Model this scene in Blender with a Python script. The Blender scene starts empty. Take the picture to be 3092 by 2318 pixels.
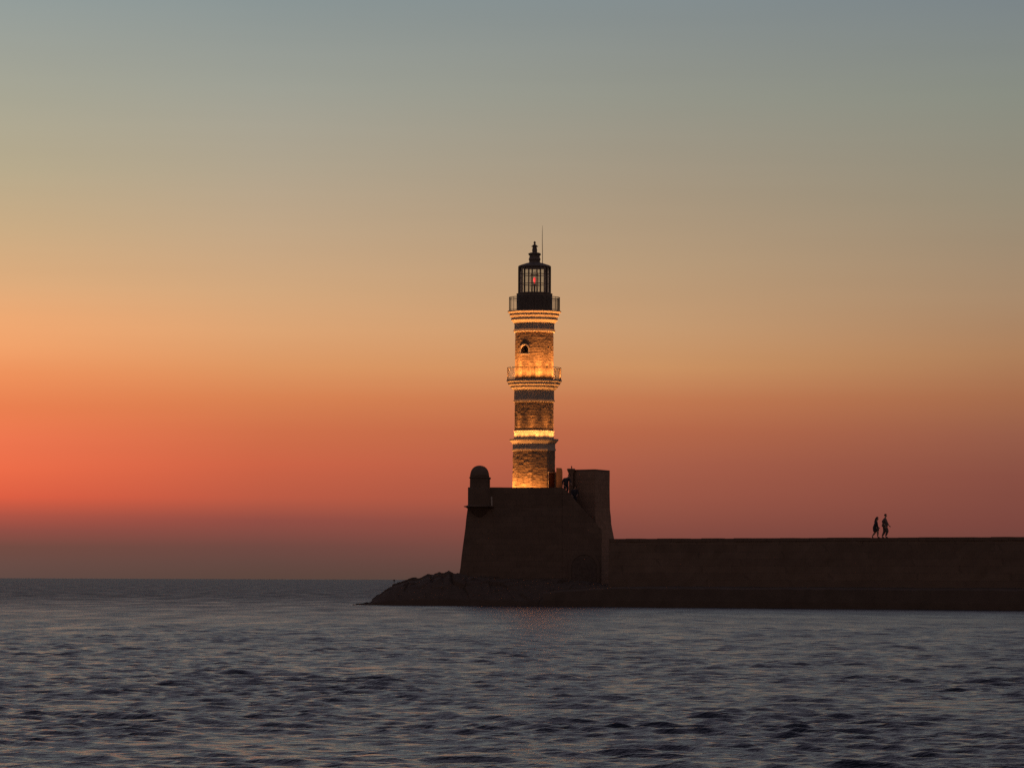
import bpy, bmesh, math, random
import numpy as np
from mathutils import Matrix, Vector

random.seed(7)
rng = np.random.default_rng(11)
scene = bpy.context.scene
col = scene.collection
PI = math.pi

# ------------------------------------------------------------------ camera
F = 11765.0                       # focal length in photo pixels (photo is 3092 x 2318)
CAM = Vector((0.0, 0.0, 1.9))
PITCH = math.atan(591.0 / F)
ROLL = math.radians(0.22)
RM = (Matrix.Rotation(PI / 2 + PITCH, 3, 'X') @ Matrix.Rotation(ROLL, 3, 'Z'))


def at(px, py, Y):
    """world point at distance Y north of the camera seen at photo pixel px,py"""
    d = RM @ Vector(((px - 1546.0) / F, -(py - 1159.0) / F, -1.0))
    return CAM + d * (Y / d.y)


cd = bpy.data.cameras.new('camera')
cam = bpy.data.objects.new('camera', cd)
col.objects.link(cam)
cam.matrix_world = Matrix.Translation(CAM) @ RM.to_4x4()
cd.sensor_width = 36.0
cd.lens = 36.0 * F / 3092.0
cd.clip_start = 0.5
cd.clip_end = 60000.0
scene.camera = cam

# ------------------------------------------------------------------ materials


def srgb(r, g, b):
    f = lambda c: (c / 12.92 if c <= 0.04045 else ((c + 0.055) / 1.055) ** 2.4)
    return (f(r / 255), f(g / 255), f(b / 255))


def new_mat(name):
    m = bpy.data.materials.new(name)
    m.use_nodes = True
    nt = m.node_tree
    b = nt.nodes['Principled BSDF']
    return m, nt, b


def stone_mat(name, c1, c2, scale=3.0, bump=0.4, dist=0.05, rough=0.9, brick=None):
    m, nt, b = new_mat(name)
    N, L = nt.nodes, nt.links
    tc = N.new('ShaderNodeTexCoord')
    n1 = N.new('ShaderNodeTexNoise')
    n1.inputs['Scale'].default_value = scale
    n1.inputs['Detail'].default_value = 8
    n1.inputs['Roughness'].default_value = 0.65
    L.new(tc.outputs['Object'], n1.inputs['Vector'])
    ramp = N.new('ShaderNodeValToRGB')
    ramp.color_ramp.elements[0].position = 0.32
    ramp.color_ramp.elements[1].position = 0.7
    ramp.color_ramp.elements[0].color = (*c1, 1)
    ramp.color_ramp.elements[1].color = (*c2, 1)
    L.new(n1.outputs['Fac'], ramp.inputs['Fac'])
    last = ramp.outputs['Color']
    hgt = n1.outputs['Fac']
    if brick:
        bw, bh = brick
        sx = N.new('ShaderNodeSeparateXYZ')
        L.new(tc.outputs['Object'], sx.inputs[0])
        add = N.new('ShaderNodeMath'); add.operation = 'ADD'
        L.new(sx.outputs['X'], add.inputs[0]); L.new(sx.outputs['Y'], add.inputs[1])
        cx = N.new('ShaderNodeCombineXYZ')
        L.new(add.outputs[0], cx.inputs['X']); L.new(sx.outputs['Z'], cx.inputs['Y'])
        wob = N.new('ShaderNodeVectorMath'); wob.operation = 'MULTIPLY_ADD'
        L.new(n1.outputs['Color'], wob.inputs[0]); wob.inputs[1].default_value = (0.12, 0.12, 0)
        L.new(cx.outputs[0], wob.inputs[2])
        br = N.new('ShaderNodeTexBrick')
        br.inputs['Scale'].default_value = 1.0
        br.inputs['Brick Width'].default_value = bw
        br.inputs['Row Height'].default_value = bh
        br.inputs['Mortar Size'].default_value = 0.02
        br.inputs['Mortar Smooth'].default_value = 0.6
        br.inputs['Color1'].default_value = (0.75, 0.75, 0.75, 1)
        br.inputs['Color2'].default_value = (1.15, 1.12, 1.08, 1)
        br.inputs['Mortar'].default_value = (0.6, 0.6, 0.6, 1)
        L.new(wob.outputs[0], br.inputs['Vector'])
        mul = N.new('ShaderNodeMix'); mul.data_type = 'RGBA'; mul.blend_type = 'MULTIPLY'
        mul.inputs[0].default_value = 0.4
        L.new(last, mul.inputs[6]); L.new(br.outputs['Color'], mul.inputs[7])
        last = mul.outputs[2]
        sub = N.new('ShaderNodeMath'); sub.operation = 'SUBTRACT'
        L.new(n1.outputs['Fac'], sub.inputs[0]); L.new(br.outputs['Fac'], sub.inputs[1])
        hgt = sub.outputs[0]
    L.new(last, b.inputs['Base Color'])
    bp = N.new('ShaderNodeBump')
    bp.inputs['Strength'].default_value = bump
    bp.inputs['Distance'].default_value = dist
    L.new(hgt, bp.inputs['Height'])
    L.new(bp.outputs[0], b.inputs['Normal'])
    b.inputs['Roughness'].default_value = rough
    b.inputs['Specular IOR Level'].default_value = 0.15
    return m


def plain(name, c, rough=0.6, metal=0.0, vary=0.25, scale=6.0, spec=0.3):
    m, nt, b = new_mat(name)
    N, L = nt.nodes, nt.links
    tc = N.new('ShaderNodeTexCoord')
    n1 = N.new('ShaderNodeTexNoise'); n1.inputs['Scale'].default_value = scale
    n1.inputs['Detail'].default_value = 4
    L.new(tc.outputs['Object'], n1.inputs['Vector'])
    ramp = N.new('ShaderNodeValToRGB')
    lo = tuple(x * (1 - vary) for x in c); hi = tuple(min(1, x * (1 + vary)) for x in c)
    ramp.color_ramp.elements[0].color = (*lo, 1); ramp.color_ramp.elements[1].color = (*hi, 1)
    ramp.color_ramp.elements[0].position = 0.3; ramp.color_ramp.elements[1].position = 0.7
    L.new(n1.outputs['Fac'], ramp.inputs['Fac'])
    L.new(ramp.outputs['Color'], b.inputs['Base Color'])
    b.inputs['Roughness'].default_value = rough
    b.inputs['Metallic'].default_value = metal
    b.inputs['Specular IOR Level'].default_value = spec
    return m


M = {}
M['rubble'] = stone_mat('rubble_stone', (0.19, 0.125, 0.075), (0.34, 0.235, 0.145), scale=5.0, bump=0.35, dist=0.03)
M['ashlar'] = stone_mat('dressed_stone', (0.42, 0.345, 0.265), (0.53, 0.445, 0.35), scale=2.5, bump=0.25, dist=0.02)
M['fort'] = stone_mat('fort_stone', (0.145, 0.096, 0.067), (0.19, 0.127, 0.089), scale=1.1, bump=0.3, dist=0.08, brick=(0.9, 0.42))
M['wing'] = stone_mat('curtain_stone_lit', (0.235, 0.142, 0.094), (0.31, 0.19, 0.126), scale=1.4, bump=0.3, dist=0.08, brick=(0.7, 0.34))  # paler and warmer than the fort stone: warm light spill put into the colour
M['coping'] = stone_mat('coping_stone', (0.145, 0.096, 0.067), (0.19, 0.127, 0.089), scale=2.2, bump=0.3, dist=0.03)
M['pier'] = stone_mat('pier_stone', (0.155, 0.104, 0.073), (0.21, 0.142, 0.1), scale=0.8, bump=0.3, dist=0.08, brick=(1.1, 0.5))
M['ledge'] = stone_mat('wet_ledge_stone', (0.095, 0.066, 0.047), (0.135, 0.094, 0.068), scale=0.9, bump=0.4, dist=0.1)
M['rock'] = stone_mat('shore_rock', (0.1, 0.067, 0.047), (0.125, 0.084, 0.059), scale=1.6, bump=0.6, dist=0.12)
M['iron'] = plain('dark_iron', (0.17, 0.13, 0.1), rough=0.65, metal=0.1)
M['rail'] = plain('rail_iron', (0.09, 0.065, 0.05), rough=0.5, metal=0.3)
M['wood'] = plain('door_wood', (0.13, 0.06, 0.035), rough=0.7)
M['gatewood'] = plain('gate_wood', (0.13, 0.088, 0.063), rough=0.85)
M['dark'] = plain('dark_interior', (0.02, 0.017, 0.016), rough=0.8)
M['redpaint'] = plain('red_paint', (0.28, 0.03, 0.025), rough=0.5)
M['skin'] = plain('skin', (0.42, 0.25, 0.17), rough=0.55, vary=0.08)
M['hair'] = plain('hair', (0.03, 0.018, 0.012), rough=0.6)
M['dkcloth'] = plain('dark_cloth', (0.05, 0.045, 0.05), rough=0.9)
M['grcloth'] = plain('grey_brown_cloth', (0.13, 0.095, 0.08), rough=0.9)
M['blkcloth'] = plain('black_cloth', (0.03, 0.028, 0.03), rough=0.9)
M['ltcloth'] = plain('pale_cloth', (0.5, 0.42, 0.36), rough=0.9)


def glass_mat():
    m, nt, b = new_mat('lantern_glass')
    N, L = nt.nodes, nt.links
    out = N['Material Output']
    N.remove(b)
    tr = N.new('ShaderNodeBsdfTransparent'); tr.inputs['Color'].default_value = (0.78, 0.79, 0.77, 1)
    gl = N.new('ShaderNodeBsdfGlossy'); gl.inputs['Roughness'].default_value = 0.05
    lw = N.new('ShaderNodeFresnel'); lw.inputs['IOR'].default_value = 1.5
    tc = N.new('ShaderNodeTexCoord')
    nz = N.new('ShaderNodeTexNoise'); nz.inputs['Scale'].default_value = 3
    L.new(tc.outputs['Object'], nz.inputs['Vector'])
    ad = N.new('ShaderNodeMath'); ad.operation = 'MULTIPLY_ADD'; ad.inputs[1].default_value = 0.12
    L.new(nz.outputs['Fac'], ad.inputs[0]); L.new(lw.outputs[0], ad.inputs[2])
    mx = N.new('ShaderNodeMixShader')
    L.new(ad.outputs[0], mx.inputs[0]); L.new(tr.outputs[0], mx.inputs[1]); L.new(gl.outputs[0], mx.inputs[2])
    L.new(mx.outputs[0], out.inputs['Surface'])
    return m


M['glass'] = glass_mat()


def lamp_mat():
    m, nt, b = new_mat('red_lamp_glass')
    N, L = nt.nodes, nt.links
    tc = N.new('ShaderNodeTexCoord')
    nz = N.new('ShaderNodeTexNoise'); nz.inputs['Scale'].default_value = 9
    L.new(tc.outputs['Object'], nz.inputs['Vector'])
    rp = N.new('ShaderNodeValToRGB')
    rp.color_ramp.elements[0].color = (1.0, 0.01, 0.02, 1); rp.color_ramp.elements[1].color = (1.0, 0.1, 0.09, 1)
    rp.color_ramp.elements[0].position = 0.35; rp.color_ramp.elements[1].position = 0.65
    L.new(nz.outputs['Fac'], rp.inputs['Fac'])
    L.new(rp.outputs[0], b.inputs['Base Color'])
    L.new(rp.outputs[0], b.inputs['Emission Color'])
    b.inputs['Emission Strength'].default_value = 1.6
    return m


M['lamp'] = lamp_mat()

# ------------------------------------------------------------------ object helpers


def root_off(p):
    v = Vector((0, 0, 0))
    while p is not None:
        v = v + p.location
        p = p.parent
    return v


def obj(name, verts, faces, mat, parent=None, smooth=False):
    off = root_off(parent)
    me = bpy.data.meshes.new(name)
    me.from_pydata([tuple(Vector(v) - off) for v in verts], [], faces)
    me.materials.append(mat)
    bm = bmesh.new(); bm.from_mesh(me)
    bmesh.ops.recalc_face_normals(bm, faces=bm.faces[:])
    bm.to_mesh(me); bm.free()
    if smooth:
        me.polygons.foreach_set('use_smooth', [True] * len(me.polygons))
    o = bpy.data.objects.new(name, me)
    col.objects.link(o)
    if parent is not None:
        o.parent = parent
    return o


def empty(name, loc):
    o = bpy.data.objects.new(name, None)
    o.location = loc
    o.empty_display_size = 0.5
    col.objects.link(o)
    return o


def tag(o, label, cat, group=None):
    o['label'] = label
    o['category'] = cat
    if group:
        o['group'] = group
    return o


class MB:
    def __init__(s):
        s.v = []; s.f = []

    def add(s, v, f):
        n = len(s.v)
        s.v += [tuple(x) for x in v]
        s.f += [tuple(i + n for i in q) for q in f]

    def build(s, name, mat, parent=None, smooth=False):
        return obj(name, s.v, s.f, mat, parent, smooth)

    def box(s, lo, hi):
        x0, y0, z0 = lo; x1, y1, z1 = hi
        s.add([(x0, y0, z0), (x1, y0, z0), (x1, y1, z0), (x0, y1, z0), (x0, y0, z1), (x1, y0, z1), (x1, y1, z1), (x0, y1, z1)],
              [(0, 3, 2, 1), (4, 5, 6, 7), (0, 1, 5, 4), (1, 2, 6, 5), (2, 3, 7, 6), (3, 0, 4, 7)])

    def tube(s, pts, r, n=6, closed=False):
        """round bar through points; r number or list"""
        pts = [Vector(p) for p in pts]
        m = len(pts)
        rs = r if isinstance(r, (list, tuple)) else [r] * m
        rings = []
        for i, p in enumerate(pts):
            if closed:
                t = pts[(i + 1) % m] - pts[i - 1]
            else:
                t = pts[min(i + 1, m - 1)] - pts[max(i - 1, 0)]
            t.normalize()
            up = Vector((0, 0, 1)) if abs(t.z) < 0.9 else Vector((1, 0, 0))
            a = t.cross(up).normalized(); b = t.cross(a)
            rings.append([p + (a * math.cos(2 * PI * k / n) + b * math.sin(2 * PI * k / n)) * rs[i] for k in range(n)])
        v = [q for rg in rings for q in rg]
        f = []
        rngm = m if closed else m - 1
        for i in range(rngm):
            j = (i + 1) % m
            for k in range(n):
                k2 = (k + 1) % n
                f.append((i * n + k, i * n + k2, j * n + k2, j * n + k))
        if not closed:
            f.append(tuple(range(n - 1, -1, -1)))
            f.append(tuple((m - 1) * n + k for k in range(n)))
        s.add(v, f)

    def lathe(s, prof, cx, cy, n=64, phase=0.0, caps=True):
        v = []; f = []
        for (r, z) in prof:
            for k in range(n):
                a = phase + 2 * PI * k / n
                v.append((cx + r * math.sin(a), cy - r * math.cos(a), z))
        m = len(prof)
        for i in range(m - 1):
            for k in range(n):
                k2 = (k + 1) % n
                f.append((i * n + k, i * n + k2, (i + 1) * n + k2, (i + 1) * n + k))
        if caps:
            f.append(tuple(range(n - 1, -1, -1)))
            f.append(tuple((m - 1) * n + k for k in range(n)))
        s.add(v, f)

    def prism(s, bot, top):
        """bot and top rings of 3-d points, same count"""
        n = len(bot)
        f = [(i, (i + 1) % n, n + (i + 1) % n, n + i) for i in range(n)]
        f.append(tuple(range(n - 1, -1, -1)))
        f.append(tuple(range(n, 2 * n)))
        s.add(list(bot) + list(top), f)


# ------------------------------------------------------------------ value noise (numpy)
def vnoise(x, y, seed):
    xi = np.floor(x).astype(np.int64); yi = np.floor(y).astype(np.int64)
    fx = x - xi; fy = y - yi
    fx = fx * fx * (3 - 2 * fx); fy = fy * fy * (3 - 2 * fy)

    def h(a, b):
        n = (a * 374761393 + b * 668265263 + seed * 974634777) & 0xFFFFFFFF
        n = ((n ^ (n >> 13)) * 1274126177) & 0xFFFFFFFF
        return ((n ^ (n >> 16)) & 0xFFFF) / 65535.0
    return (h(xi, yi) * (1 - fx) + h(xi + 1, yi) * fx) * (1 - fy) + (h(xi, yi + 1) * (1 - fx) + h(xi + 1, yi + 1) * fx) * fy


def fbm(x, y, seed, octv=4):
    s = 0; a = 0.5; t = 0
    for o in range(octv):
        s = s + a * vnoise(x * 2 ** o, y * 2 ** o, seed + o * 17); t += a; a *= 0.55
    return s / t


# ================================================================== SEA
def build_sea():
    r1 = [0.6, 2, 5, 9, 13, 16, 18.5]
    r = 20.0; rows = []
    while r < 30000:
        rows.append(r); r *= 1 + min(0.00115 * (1 + (r / 330.0) ** 1.3), 0.012)
    R = np.array(r1 + rows + [30000.0])
    core = np.arange(-0.16, 0.1601, 0.0009)
    outer = []
    a = 0.16; st = 0.0014
    while a < PI - 0.06:
        a += st; st = min(st * 1.12, 0.06); outer.append(a)
    outer = np.array(outer)
    TH = np.concatenate([-outer[::-1], core, outer])
    nr, nt = len(R), len(TH)
    RR, TT = np.meshgrid(R, TH, indexing='ij')
    X0 = (RR * np.sin(TT)).astype(np.float32); Y0 = (RR * np.cos(TT)).astype(np.float32)
    # local mesh spacing (radial), drives which wavelengths the grid can carry
    dr = np.gradient(R)
    X = np.zeros_like(X0); Y = np.zeros_like(X0); Z = np.zeros_like(X0)
    mod = (0.55 + 0.9 * fbm(X0 / 9.0 + 0.35 * Y0 / 9.0, Y0 / 16.0, 3, 3)).astype(np.float32)
    mod2 = (0.3 + 1.4 * fbm(X0 / 3.2, Y0 / 5.0, 41, 3)).astype(np.float32)
    main = math.radians(200)         # heading of the wind waves: towards the camera and a little left
    NW = 110
    lam = np.exp(np.linspace(math.log(0.2), math.log(3.6), NW))
    for i, l in enumerate(lam):
        l = l * (1 + 0.05 * rng.standard_normal())
        k = 2 * PI / l
        spread = 0.5 if l < 1.6 else 0.4
        d = main + spread * rng.standard_normal()
        dx, dy = math.sin(d), math.cos(d)
        slope = SLOPE * (1.1 if l < 0.7 else 1.1 * (0.7 / l) ** 1.35) * (0.6 + 0.8 * rng.random())
        amp = slope / k
        ph = rng.random() * 2 * PI
        w = np.clip((l / np.maximum(dr, 1e-3) - 2.2) / 1.6, 0, 1).astype(np.float32)
        last = np.nonzero(w > 0)[0]
        if len(last) == 0: continue
        e = last[-1] + 1
        arg = (k * dx) * X0[:e] + (k * dy) * Y0[:e] + ph
        md = mod2[:e] if l < 1.2 else mod[:e]
        A = amp * w[:e, None] * md
        Z[:e] += A * np.cos(arg)
        sn = A * np.sin(arg) * 0.75
        X[:e] -= dx * sn; Y[:e] -= dy * sn
    X += X0; Y += Y0
    # dead calm straight under the camera station keeps the fan centre tidy
    V = np.stack([X.ravel(), Y.ravel(), Z.ravel()], 1).astype(np.float32)
    idx = np.arange(nr * nt).reshape(nr, nt)
    q = np.stack([idx[:-1, :-1], idx[:-1, 1:], idx[1:, 1:], idx[1:, :-1]], -1).reshape(-1, 4)
    wrap = np.stack([idx[:-1, -1], idx[:-1, 0], idx[1:, 0], idx[1:, -1]], -1)
    q = np.concatenate([q, wrap])[:, ::-1]
    me = bpy.data.meshes.new('sea')
    me.vertices.add(len(V)); me.vertices.foreach_set('co', V.ravel())
    me.loops.add(q.size); me.loops.foreach_set('vertex_index', q.ravel().astype(np.int32))
    me.polygons.add(len(q))
    me.polygons.foreach_set('loop_start', np.arange(0, q.size, 4, dtype=np.int32))
    me.polygons.foreach_set('use_smooth', np.ones(len(q), dtype=bool))
    me.update(calc_edges=True)
    o = bpy.data.objects.new('sea', me)
    col.objects.link(o)
    o['kind'] = 'structure'
    m, nt_, b = new_mat('sea_water')
    N, L = nt_.nodes, nt_.links
    b.inputs['Base Color'].default_value = (0.006, 0.011, 0.018, 1)
    b.inputs['IOR'].default_value = 1.333
    tc = N.new('ShaderNodeTexCoord')
    ln = N.new('ShaderNodeVectorMath'); ln.operation = 'LENGTH'
    L.new(tc.outputs['Object'], ln.inputs[0])
    # unresolved wavelets: the surface is rougher where the mesh can no longer carry them
    mr = N.new('ShaderNodeMapRange')
    mr.inputs['From Min'].default_value = 40; mr.inputs['From Max'].default_value = 420
    mr.inputs['To Min'].default_value = WROUGH[0]; mr.inputs['To Max'].default_value = WROUGH[1]
    L.new(ln.outputs['Value'], mr.inputs['Value'])
    # wind-ruffled and slick patches of unresolved chop
    mg = N.new('ShaderNodeMapping'); mg.inputs['Scale'].default_value = (0.32, 0.055, 1.0)
    L.new(tc.outputs['Object'], mg.inputs['Vector'])
    ng = N.new('ShaderNodeTexNoise'); ng.inputs['Scale'].default_value = 1.0
    ng.inputs['Detail'].default_value = 5; ng.inputs['Roughness'].default_value = 0.7
    L.new(mg.outputs[0], ng.inputs['Vector'])
    gm = N.new('ShaderNodeMapRange')
    gm.inputs['From Min'].default_value = 0.25; gm.inputs['From Max'].default_value = 0.75
    gm.inputs['To Min'].default_value = 0.55; gm.inputs['To Max'].default_value = 1.45
    L.new(ng.outputs['Fac'], gm.inputs['Value'])
    rm = N.new('ShaderNodeMath'); rm.operation = 'MULTIPLY'
    L.new(mr.outputs[0], rm.inputs[0]); L.new(gm.outputs[0], rm.inputs[1])
    L.new(rm.outputs[0], b.inputs['Roughness'])
    mp = N.new('ShaderNodeMapping'); mp.inputs['Scale'].default_value = (0.55, 1.0, 1.0)
    L.new(tc.outputs['Object'], mp.inputs['Vector'])
    n1 = N.new('ShaderNodeTexNoise'); n1.inputs['Scale'].default_value = 5.0
    n1.inputs['Detail'].default_value = 4; n1.inputs['Roughness'].default_value = 0.6
    L.new(mp.outputs[0], n1.inputs['Vector'])
    bp = N.new('ShaderNodeBump'); bp.inputs['Strength'].default_value = 1.0; bp.inputs['Distance'].default_value = 0.065
    L.new(n1.outputs['Fac'], bp.inputs['Height'])
    L.new(bp.outputs[0], b.inputs['Normal'])
    me.materials.append(m)
    return o


SLOPE = 0.0305
WROUGH = (0.15, 0.47)
build_sea()

# ================================================================== LIGHTHOUSE
TY = 300.0
PX = TY / F                                   # metres per photo pixel at the tower
AX = at(1613, 1150, TY).x
AY = TY


def tz(y):
    return at(1613, y, TY).z


def prof(pts):
    return [(r * PX, tz(y)) for r, y in pts]


lighthouse = empty('lighthouse', (AX, AY, tz(1530)))
tag(lighthouse, 'floodlit stone lighthouse tower in three tiers with dark lantern on top, standing on the fort', 'lighthouse')

OCT = math.radians(-7)                        # a corner of the octagon looks 7 degrees left of the camera


def stones(u, z, seed, ch=0.2, sl=0.42, amp=0.007, joint=0.007):
    """relief of coursed rubble: u along the wall, z up, in metres"""
    zz = z + 0.2 * (fbm(u * 1.1, z * 1.1, seed + 5, 2) - 0.5) + 0.07 * (fbm(u * 4, z * 4, seed + 6, 2) - 0.5)
    c = np.floor(zz / ch)
    fz = zz / ch - c
    off = vnoise(c * 7.13, c * 0 + 0.5, seed) * 3
    ln = sl * (0.7 + 0.7 * vnoise(c * 3.7, c * 0 + 2.5, seed + 1))
    uu = (u + 0.06 * (fbm(u * 2, z * 2, seed + 9, 2) - 0.5)) / ln + off
    b = np.floor(uu); fu = uu - b
    hsh = vnoise(b * 1.0, c * 1.0, seed + 2)
    e = np.minimum(np.minimum(fz, 1 - fz) * ch, np.minimum(fu, 1 - fu) * ln)
    j = np.clip(1 - e / 0.045, 0, 1) * joint
    return (hsh - 0.5) * 2 * amp - j + 0.02 * (fbm(u * 6, z * 9, seed + 3, 3) - 0.5)


def rough_tier(name, y0, y1, r0, r1, nsides, phase, seed, parent, window=None, amp=0.006):
    z0, z1 = tz(y0), tz(y1)
    nth = 320
    nz = max(8, int((z1 - z0) / 0.032))
    th = np.linspace(-PI, PI, nth, endpoint=False)
    zs = np.linspace(z0, z1, nz)
    TT, ZZ = np.meshgrid(th, zs)
    rb = (r0 + (r1 - r0) * (ZZ - z0) / (z1 - z0)) * PX
    if nsides:
        al = 2 * PI / nsides
        t = (TT - phase) % al - al / 2
        rb = rb * math.cos(al / 2) / np.cos(t)
    d = stones(TT * r0 * PX, ZZ, seed, amp=amp)
    fade = np.clip(np.minimum(ZZ - z0, z1 - ZZ) / 0.06, 0, 1)
    d = d * fade
    if window:
        wth, wz, ww, wh = window            # centre angle, sill z, width, height
        uu = (TT - wth) * r0 * PX; vv = ZZ - wz
        arch = wh - ww / 2
        inside = (np.abs(uu) < ww / 2) & (vv > 0) & ((vv < arch) | (uu ** 2 + (vv - arch) ** 2 < (ww / 2) ** 2))
        d = np.where(inside, -0.4, d)
    rb = rb + d
    V = np.stack([AX + rb * np.sin(TT), AY - rb * np.cos(TT), ZZ], -1).reshape(-1, 3)
    f = []
    for i in range(nz - 1):
        for k in range(nth):
            k2 = (k + 1) % nth
            f.append((i * nth + k, i * nth + k2, (i + 1) * nth + k2, (i + 1) * nth + k))
    return obj(name, V.tolist(), f, M['rubble'], parent)


def ring(name, pts, n, phase, mat, parent):
    m = MB(); m.lathe(prof(pts), AX, AY, n, phase, caps=False)
    return m.build(name, mat, parent)


# lower tier: octagon
rough_tier('lower_tier', 1545, 1361.5, 65.5, 64.3, 8, OCT, 101, lighthouse, amp=0.013)
ring('lower_cornice', [(62, 1362), (66.4, 1361), (66.8, 1356), (64.8, 1354.5), (64.6, 1340.5), (66.5, 1339), (73, 1331), (74, 1330.5), (74.4, 1325.5), (57, 1324.5)],
     8, OCT, M['ashlar'], lighthouse)
# middle tier: sixteen sides
ring('middle_plinth', [(60.6, 1325), (60.6, 1304), (62.2, 1303), (62.2, 1300.4), (57.5, 1299)], 16, OCT, M['ashlar'], lighthouse)
rough_tier('middle_tier', 1299.6, 1214.5, 59.6, 59.2, 16, OCT, 202, lighthouse, amp=0.008)
g1 = ring('lower_gallery', [(57, 1215), (62.2, 1214), (62.6, 1208.5), (60.6, 1207.5), (60.4, 1178.5), (63.5, 1177.5), (70.5, 1171.5), (71.6, 1171), (71.8, 1166.5),
                            (77.5, 1162.5), (78.6, 1162), (78.8, 1156.8), (82.4, 1153), (83.2, 1152.4), (83.4, 1147), (56, 1146)], 64, 0, M['ashlar'], lighthouse)
# upper tier: round, with the arched window
WTH = math.radians(-30.5)
WZ = tz(1070)
upper = rough_tier('upper_tier', 1146.6, 1003, 58.7, 57.8, 0, 0, 303, lighthouse, window=(WTH, WZ, 0.64, 0.64))
g2 = ring('upper_gallery', [(56, 1004), (62.8, 1003), (63.3, 996.5), (60.6, 995), (60.4, 978.5), (62, 977), (69, 968.5), (70.2, 968), (70.4, 960.5), (74, 955), (74.9, 954.4),
                            (75.1, 948.5), (79.6, 943.8), (80.8, 943.2), (81, 939.8), (48, 938.6)], 64, 0, M['ashlar'], lighthouse)


def window():
    r = 58.4 * PX
    def P(u, v, dep):
        a = WTH + u / r
        return (AX + (r + dep) * math.sin(a), AY - (r + dep) * math.cos(a), WZ + v)
    m = MB()
    ww, wh = 0.64, 0.64; arch = wh - ww / 2
    inner = [(ww / 2, 0), (ww / 2, arch)] + [(ww / 2 * math.cos(t), arch + ww / 2 * math.sin(t)) for t in np.linspace(0.2, PI - 0.2, 9)] + [(-ww / 2, arch), (-ww / 2, 0)]
    outer = [(u * 1.36, v if v <= 0 else v * 1.0 + (0.10 if v > arch else 0.0) * (v - arch) / (ww / 2)) for u, v in inner]
    v = []; f = []
    for (a, b) in zip(inner, outer):
        v += [P(*a, -0.12), P(*a, 0.05), P(*b, 0.05), P(*b, -0.08)]
    n = len(inner)
    for i in range(n - 1):
        for k in range(3):
            f.append((i * 4 + k, i * 4 + k + 1, (i + 1) * 4 + k + 1, (i + 1) * 4 + k))
    f += [(0, 1, 2, 3), ((n - 1) * 4 + 3, (n - 1) * 4 + 2, (n - 1) * 4 + 1, (n - 1) * 4)]
    m.add(v, f)
    w = m.build('window', M['ashlar'], lighthouse)
    m = MB()
    m.prism([P(-0.43, -0.09, -0.05), P(0.43, -0.09, -0.05), P(0.43, -0.09, 0.09), P(-0.43, -0.09, 0.09)],
            [P(-0.43, 0.0, -0.05), P(0.43, 0.0, -0.05), P(0.43, 0.0, 0.09), P(-0.43, 0.0, 0.09)])
    m.build('sill', M['ashlar'], w)
    m = MB()
    m.add([P(u * 0.99, max(v, 0.005), -0.3) for u, v in inner], [tuple(range(n))])
    for t in (-0.09, 0.09):
        m.tube([P(t, 0.01, -0.22), P(t, 0.55, -0.22)], 0.018, 5)
    m.build('pane', M['dark'], w)


window()


def railing(parent, r, y0, y1, nb):
    z0, z1 = tz(y0), tz(y1)
    m = MB()
    R_ = r * PX
    def c(a, z): return (AX + R_ * math.sin(a), AY - R_ * math.cos(a), z)
    for z, rr in ((z1, 0.022), (z0 + 0.08, 0.014), (z0 + (z1 - z0) * 0.86, 0.012)):
        m.tube([c(2 * PI * k / 72, z) for k in range(72)], rr, 6, closed=True)
    for k in range(nb):
        a = 2 * PI * k / nb
        m.tube([c(a, z0 - 0.02), c(a, z1)], 0.021 if k % 8 == 0 else 0.0095, 5)
    return m.build('railing', M['rail'], parent)


railing(g1, 81.2, 1147, 1111, 112)
railing(g2, 76.6, 939.5, 898.5, 104)

# lantern house
lantern = ring('lantern_pedestal', [(53.6, 939.4), (53.9, 900), (53.9, 890), (54.6, 889.4), (54.6, 887), (44, 886)], 24, 0, M['iron'], lighthouse)
m = MB()
LR = 48.2 * PX
LP = math.radians(-9)
for k in range(12):
    a = LP + 2 * PI * k / 12
    ca, sa = math.cos(a), math.sin(a)
    def bar(rad, w, d, z0, z1):
        v = []
        for z in (z0, z1):
            for (t, q) in ((-w, -d), (w, -d), (w, d), (-w, d)):
                v.append((AX + (rad + q) * sa + t * ca, AY - (rad + q) * ca + t * sa, z))
        m.prism(v[:4], v[4:])
    bar(LR, 0.042, 0.05, tz(887), tz(806))
for y, rr in ((829, 0.03), (858, 0.03), (808, 0.05), (885.5, 0.045)):
    m.tube([(AX + LR * math.sin(LP + 2 * PI * k / 12), AY - LR * math.cos(LP + 2 * PI * k / 12), tz(y)) for k in range(12)], rr, 6, closed=True)
frame = m.build('lantern_frame', M['iron'], lighthouse)
m = MB()
m.lathe([(LR - 0.03, tz(886.4)), (LR - 0.03, tz(808))], AX, AY, 12, LP, caps=False)
m.build('glass', M['glass'], frame)
roof = ring('lantern_roof', [(44, 808.5), (49.4, 808), (50, 806), (49.3, 803.8), (44, 801), (26, 795.2), (17.5, 793.2), (17, 792.6)], 24, LP, M['iron'], lighthouse)
ring('ventilator', [(17.2, 794), (16.4, 789), (17.2, 786), (18.2, 783.5), (17.4, 780.5), (15.8, 777), (15.6, 771), (16.4, 768.6), (17.8, 767.4), (17.2, 764.6), (12.5, 763), (7, 762)],
     20, 0, M['iron'], roof)
ring('finial', [(7, 762.4), (7.8, 757), (7.4, 752), (6.2, 747), (6.6, 744), (7.6, 742.2), (6.2, 740), (3.2, 738.4), (2.3, 736.5), (3.6, 733.6), (3.5, 731.4), (2.2, 730), (1.6, 729.4), (0.3, 727.8)],
     16, 0, M['iron'], roof)
m = MB()
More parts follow.
